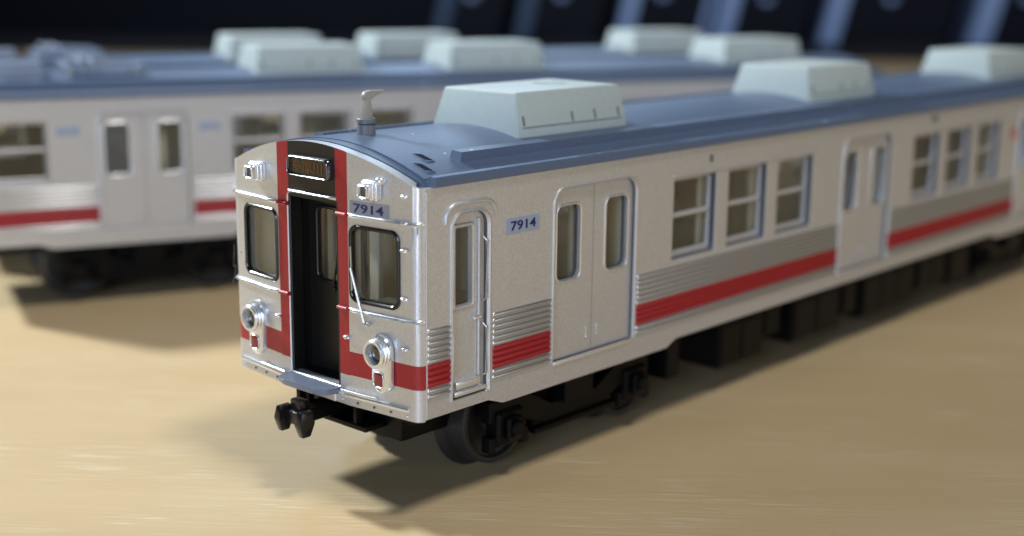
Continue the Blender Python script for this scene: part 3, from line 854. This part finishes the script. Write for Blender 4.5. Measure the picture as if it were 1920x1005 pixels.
# cab door on the near side
def cab_door(root):
    bm = B()
    plate(bm, rr(3.03, 6.12, 6.9, 18.8, 0.05, rt_=0.8), [((3.45, 5.0, 12.85, 17.95), dict(r=0.15))], side_map(-1, 0.30), 0.4, cham=0.12)
    cd = obj('cab_door', bm, 'silver', root)
    bm = B(); box(bm, 3.4, 5.05, -W+0.62, -W+0.69, 12.8, 18.0); obj('pane', bm, 'glass', cd)
    bm = B(); A = rr(3.2, 5.25, 12.6, 18.2, 0.3); C = rr(3.47, 4.98, 12.87, 17.93, .15)
    loopring(bm, A, C, lambda p, d: (p[0], -W+0.30-d, p[1]), 0.09); obj('window_frame', bm, 'silver', cd)
    # drop light runner and recessed grab post
    bm = B(); box(bm, 5.45, 5.62, -W+0.12, -W+0.32, 8.0, 18.4, 0.05); obj('door_edge_rail', bm, 'silver', cd)
    bm = B(); tube(bm, [(5.92, -W+.2, 12.9), (5.92, -W-0.12, 13.1), (5.92, -W-0.12, 16.9), (5.92, -W+.2, 17.1)], 0.07); obj('handrail', bm, 'silver', root, 60)
    bm = B(); tube(bm, [(5.92, -W+.2, 7.9), (5.92, -W-0.12, 8.1), (5.92, -W-0.12, 11.2), (5.92, -W+.2, 11.4)], 0.07); obj('handrail', bm, 'silver', root, 60)
    bm = B(); box(bm, 2.85, 3.02, -W-0.14, -W+0.1, 13.4, 16.6, 0.05); obj('handrail', bm, 'silver', root, 60)
    bm = B(); box(bm, 2.85, 3.02, -W-0.14, -W+0.1, 8.2, 11.2, 0.05); obj('handrail', bm, 'silver', root, 60)
    bm = B(); box(bm, 5.0, 5.75, -W+0.05, -W+0.3, 11.75, 12.05, 0.08); obj('handle', bm, 'chrome', cd)
    bm = B(); box(bm, 3.1, 6.05, -W-0.08, -W+0.4, 7.0, 7.32, 0.1, 2); obj('cab_step', bm, 'chrome', root)
    bm = B(); box(bm, 3.3, 5.6, -W+0.02, -W+0.35, 7.42, 7.95, 0.14, 2); obj('kick_plate', bm, 'chrome', root)
    bm = B(); A = rr(2.72, 6.42, 6.75, 19.1, 0.05, rt_=1.15, n=6); C = rr(3.0, 6.15, 6.85, 18.85, 0.05, rt_=0.9, n=6)
    rim(bm, A, C, -W, 0.13); obj('door_frame', bm, 'silver', root)
    # hood moulding over the door
    bm = B()
    pts = [(2.28, 18.35), (2.36, 18.9), (2.62, 19.3), (3.05, 19.52), (4.6, 19.56), (6.0, 19.52), (6.45, 19.32), (6.75, 18.95), (6.86, 18.5)]
    tube(bm, [(x, -W-0.04, z) for x, z in pts], [0.08, .14, .16, .16, .16, .16, .16, .14, .08], 8); obj('door_hood', bm, 'silver', root, 60)
    bm = B(); box(bm, 0.62, 0.72, -W-0.06, -W+.05, 6.15, 20.6, 0.03); obj('corner_seam', bm, 'silver', root)
cab_door(root)
# side number plate
bm = B(); box(bm, 7.85, 11.12, -W-0.035, -W+0.02, 16.96, 18.0, 0.01); npl = obj('number_plate', bm, 'plate', root)
xf = Matrix.Translation((9.5, -W-0.035, 17.48)) @ Matrix.Rotation(math.radians(90), 4, 'X')
placed_text('7914', 0.62, 2.45, xf, 'navy', npl)
# small side details
for x, z, m_, dx, dz in ((31.05, 19.6, 'groove', 0.35, 0.55), (69.6, 19.9, 'groove', 1.1, 0.5)):
    bm = B(); box(bm, x, x+dx, -W-0.12, -W+.02, z-.1, z-.1+dz, 0.05); obj('side_lamp', bm, m_, root)
bm = B(); box(bm, 89.7, 91.0, -W-0.03, -W+.02, 16.4, 17.6, 0.02); obj('red_mark', bm, 'redprint', root)
# roof details: antenna and two small louvres
bm = B(); lathe(bm, [(0.62, -0.3), (0.62, 0.55), (0.60, 0.62), (0.52, 0.66), (0.66, 0.72), (0.66, 0.98), (0.60, 1.04), (0.3, 1.04)], (4.35, 0.15, 23.0), (0, 0, 1), 28)
an = obj('antenna', bm, 'antbase', root, 40)
bm = B()
hexa(bm, (3.98, 4.75, -0.15, 0.45), 23.9, (4.12, 4.62, -0.05, 0.35), 25.35, 0.08)
def blade():
    t = bmesh.new()
    pts = [(4.10, 25.2), (4.05, 25.55), (4.22, 25.78), (4.6, 25.86), (5.9, 25.82), (5.75, 25.70), (5.2, 25.52), (4.72, 25.36), (4.60, 25.1)]
    a = [t.verts.new((x, -0.05, z)) for x, z in pts]; c = [t.verts.new((x, 0.35, z)) for x, z in pts]
    t.faces.new(a); t.faces.new(c[::-1])
    for i in range(len(a)): t.faces.new((a[i], a[(i+1) % len(a)], c[(i+1) % len(a)], c[i]))
    bmesh.ops.bevel(t, geom=t.edges[:], offset=0.04, segments=1, affect='EDGES')
    merge(bm, t)
blade(); obj('blade', bm, 'antenna', an, 40)
for x, y in ((3.5, -6.1), (2.3, -7.35)):
    sl = math.atan(2*1.75*y/81.0)
    xf = Matrix.Translation((x, y, roof_z(y))) @ Matrix.Rotation(-sl, 4, 'X')
    bm = B(); t = bmesh.new()
    hexa(t, (-0.34, 0.40, -0.80, 0.80), -0.1, (-0.28, 0.36, -0.72, 0.72), 0.05, 0.02)
    bmesh.ops.transform(t, matrix=xf, verts=t.verts); merge(bm, t)
    lv = obj('roof_louvre', bm, 'roof', root)
    bm = B(); t = bmesh.new()
    q = [t.verts.new(c) for c in ((-0.20, 0.62, .055), (0.24, 0.38, .055), (0.24, -0.64, .055), (-0.20, -0.40, .055))]
    t.faces.new(q); r_ = bmesh.ops.extrude_face_region(t, geom=t.faces[:])
    for v in r_['geom']:
        if isinstance(v, bmesh.types.BMVert): v.co.z += 0.03
    bmesh.ops.transform(t, matrix=xf, verts=t.verts); merge(bm, t)
    obj('louvre_shade', bm, 'dark', lv)  # flat dark plate paints the shade inside the louvre notch
# coupler and front chassis
bm = B(); box(bm, -1.6, 4, -0.55, 0.55, 4.4, 5.3, 0.1)
cp = obj('coupler', bm, 'plastic', root)
bm = B()
box(bm, -2.5, -1.5, -1.0, 1.1, 4.35, 5.25, 0.12, 2)
box(bm, -2.15, -1.45, -0.35, 0.75, 5.0, 5.95, 0.14, 2)
obj('coupler_head', bm, 'gasket', cp)
for y0, y1 in ((0.75, 1.40), (-1.45, -0.70)):
    bm = B()
    hexa(bm, (-2.75, -2.1, y0+.15, y1-.12), 3.75, (-3.05, -1.8, y0, y1), 4.7, 0.1); hexa(bm, (-3.05, -1.8, y0, y1), 4.65, (-2.85, -1.9, y0+.08, y1-.08), 5.5, 0.1)
    obj('coupler_jaw', bm, 'gasket', cp)
bm = B(); box(bm, 0.6, 2.6, -3.6, 3.6, 3.85, 4.25, 0.08); box(bm, 0.7, 1.2, -2.6, -2.3, 4.2, 6.2); box(bm, 0.7, 1.2, 2.3, 2.6, 4.2, 6.2)
box(bm, 0.4, 1.6, 2.9, 3.3, 4.2, 6.7, 0.05)
obj('front_bracket', bm, 'plastic', root)
bm = B(); hexa(bm, (2.7, 8.0, -4.8, 4.8), 3.0, (2.3, 8.0, -5.4, 5.4), 5.6, 0.12); obj('pilot_block', bm, 'plastic', root)
# curled fibre clinging to the front corner
fb = []
for i in range(26):
    a = i/25; fb.append((0.1+0.1*math.sin(9*a), W+0.12+0.35*math.sin(7*a+0.4)*a+0.1*a, 14.6-2.4*a+0.35*math.sin(11*a)))
bm = B(); tube(bm, fb, 0.022, 5); obj('stray_fibre', bm, 'fibre', root, 60)

# ---- two pantograph cars behind
def pantograph(root, x, y=0):
    bm = B()
    for s in (-1, 1): box(bm, x, x+8, s*3.6-.3, s*3.6+.3, 23.2, 23.7, 0.05)
    for xx in (x+0.4, x+7.2): box(bm, xx, xx+0.5, -4, 4, 23.2, 23.75, 0.05)
    p = obj('pantograph', bm, 'panto', root)
    for s in (-1, 1):
        bm = B(); tube(bm, [(x+1, s*3.2, 23.6), (x+7.4, s*2.2, 23.9), (x+1.8, s*1.6, 24.1)], 0.16); obj('arm', bm, 'panto', p)
    for xx in (x+1.4, x+2.6):
        bm = B(); tube(bm, [(xx, -5.2, 23.9), (xx, -4.2, 24.3), (xx, 4.2, 24.3), (xx, 5.2, 23.9)], 0.18); obj('collector_bow', bm, 'panto', p)
    for xx in (x+0.6, x+7.4):
        for s in (-1, 1):
            bm = B(); lathe(bm, [(0.35, 0), (0.45, .2), (0.3, .4), (0.45, .6), (0.3, .9)], (xx, s*3.6, 22.7), (0, 0, 1), 10); obj('insulator', bm, 'ac', p)
    bm = B(); hexa(bm, (x-7, x-2, -4, -1), 22.2, (x-6.7, x-2.3, -3.7, -1.3), 24.1, 0.1); obj('arrester_box', bm, 'panto', root)
MT['panto'] = simple('grey_blue_metal', (0.28, 0.33, 0.42), 0.4, 0.3)
YB = -0.382
bx_, by_ = 8.67, 68.53
for k, off in enumerate((0, 24)):
    r = empty('model_train_car', (bx_-math.sin(YB)*off, by_+math.cos(YB)*off, TZ), YB)
    tagged(r, ('silver model railcar with red stripe and two blue number plates, just behind the foremost car', 'rearmost silver model railcar, only its roof and roof boxes showing')[k], 'model train', 'silver model railcars')
    build_car(r, LEN, False, k == 0, (2.1,), ((30.3, 53.2, 91.6), (33.4, 52.8, 92.4))[k], EQ[1:])
    pantograph(r, 10.5)
    if k == 0:
        for x in (8.6, 22.9):
            bm = B(); box(bm, x, x+2.3, -W-0.035, -W+0.02, 17.1, 17.95, 0.01); obj('number_plate', bm, 'plate', r)

# ---- dark case shelf far behind
RZ = YAW - math.pi/2
def along(D, lat): 
    f2 = Vector((math.cos(YAW), math.sin(YAW), 0)); rr_ = Vector((math.sin(YAW), -math.cos(YAW), 0))
    return Vector((-54.72, -66.45, 0)) + f2*D + rr_*lat
ba = empty('dark_shelf', along(600, 0), RZ)
tagged(ba, 'black shelf with a low front lip standing behind the railcars', 'shelf')
bm = B(); box(bm, -330, 330, 20, 32, 0, 150, 1); obj('back_panel', bm, 'dark', ba)
bm = B(); box(bm, -330, 330, -40, 20, 0, 3, 0.5); obj('base_board', bm, 'dark', ba)
bm = B(); box(bm, -330, 330, -44, -40, 0, 6.6, 0.5); obj('front_lip', bm, 'lip', ba)
STR = [(838, 40, 13, 'blue_spine_dim', 'slanted spine, coloured as dimly lit, of the case standing leftmost on the dark shelf'),
       (986, 42, 11, 'blue_spine_dim', 'second slanted spine from the left on the dark shelf, coloured as dimly lit'),
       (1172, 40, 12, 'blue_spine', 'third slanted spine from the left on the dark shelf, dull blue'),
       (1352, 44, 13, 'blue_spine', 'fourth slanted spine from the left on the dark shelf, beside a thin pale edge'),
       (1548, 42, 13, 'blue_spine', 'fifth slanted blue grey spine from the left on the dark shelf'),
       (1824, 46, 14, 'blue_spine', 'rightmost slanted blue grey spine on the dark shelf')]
for i, (u, wpx, tilt, mat, lab) in enumerate(STR):
    D = 572.0; lat = (u-960)/2496.7*D*1.02; wd = 0.62*wpx/2496.7*D
    r = empty('leaning_case', along(D, lat), RZ); tagged(r, lab, 'case', 'cases leaning on the dark shelf')
    xf = Matrix.Translation((0, 0, 23)) @ Matrix.Rotation(math.radians(tilt), 4, 'Y') @ Matrix.Translation((0, 0, -23))
    nxt = (STR[i+1][0]-u)/2496.7*D*0.82 if i+1 < len(STR) else 36
    bm = B(); box(bm, wd/2, wd/2+nxt-wd, 1.5, 30, 3.5+5, 62, 0.6, xf=xf); obj('cover', bm, 'dark', r)
    bm = B(); ball(bm, (wd/2+nxt*0.45-5, 0.5, 24.5 + (i % 3)*0.7), (2.6, 1.4, 1.9), n=14); obj('light_blob', bm, 'blue_spine', r)  # pale ball added to imitate a blurred spot of light
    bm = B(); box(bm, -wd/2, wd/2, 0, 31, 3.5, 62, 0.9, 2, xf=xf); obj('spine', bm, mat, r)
    if i == 3:
        bm = B(); box(bm, -wd/2-8, -wd/2-4, 2, 31, 4.5, 62, 0.6, xf=xf); obj('slip_edge', bm, mat, r)
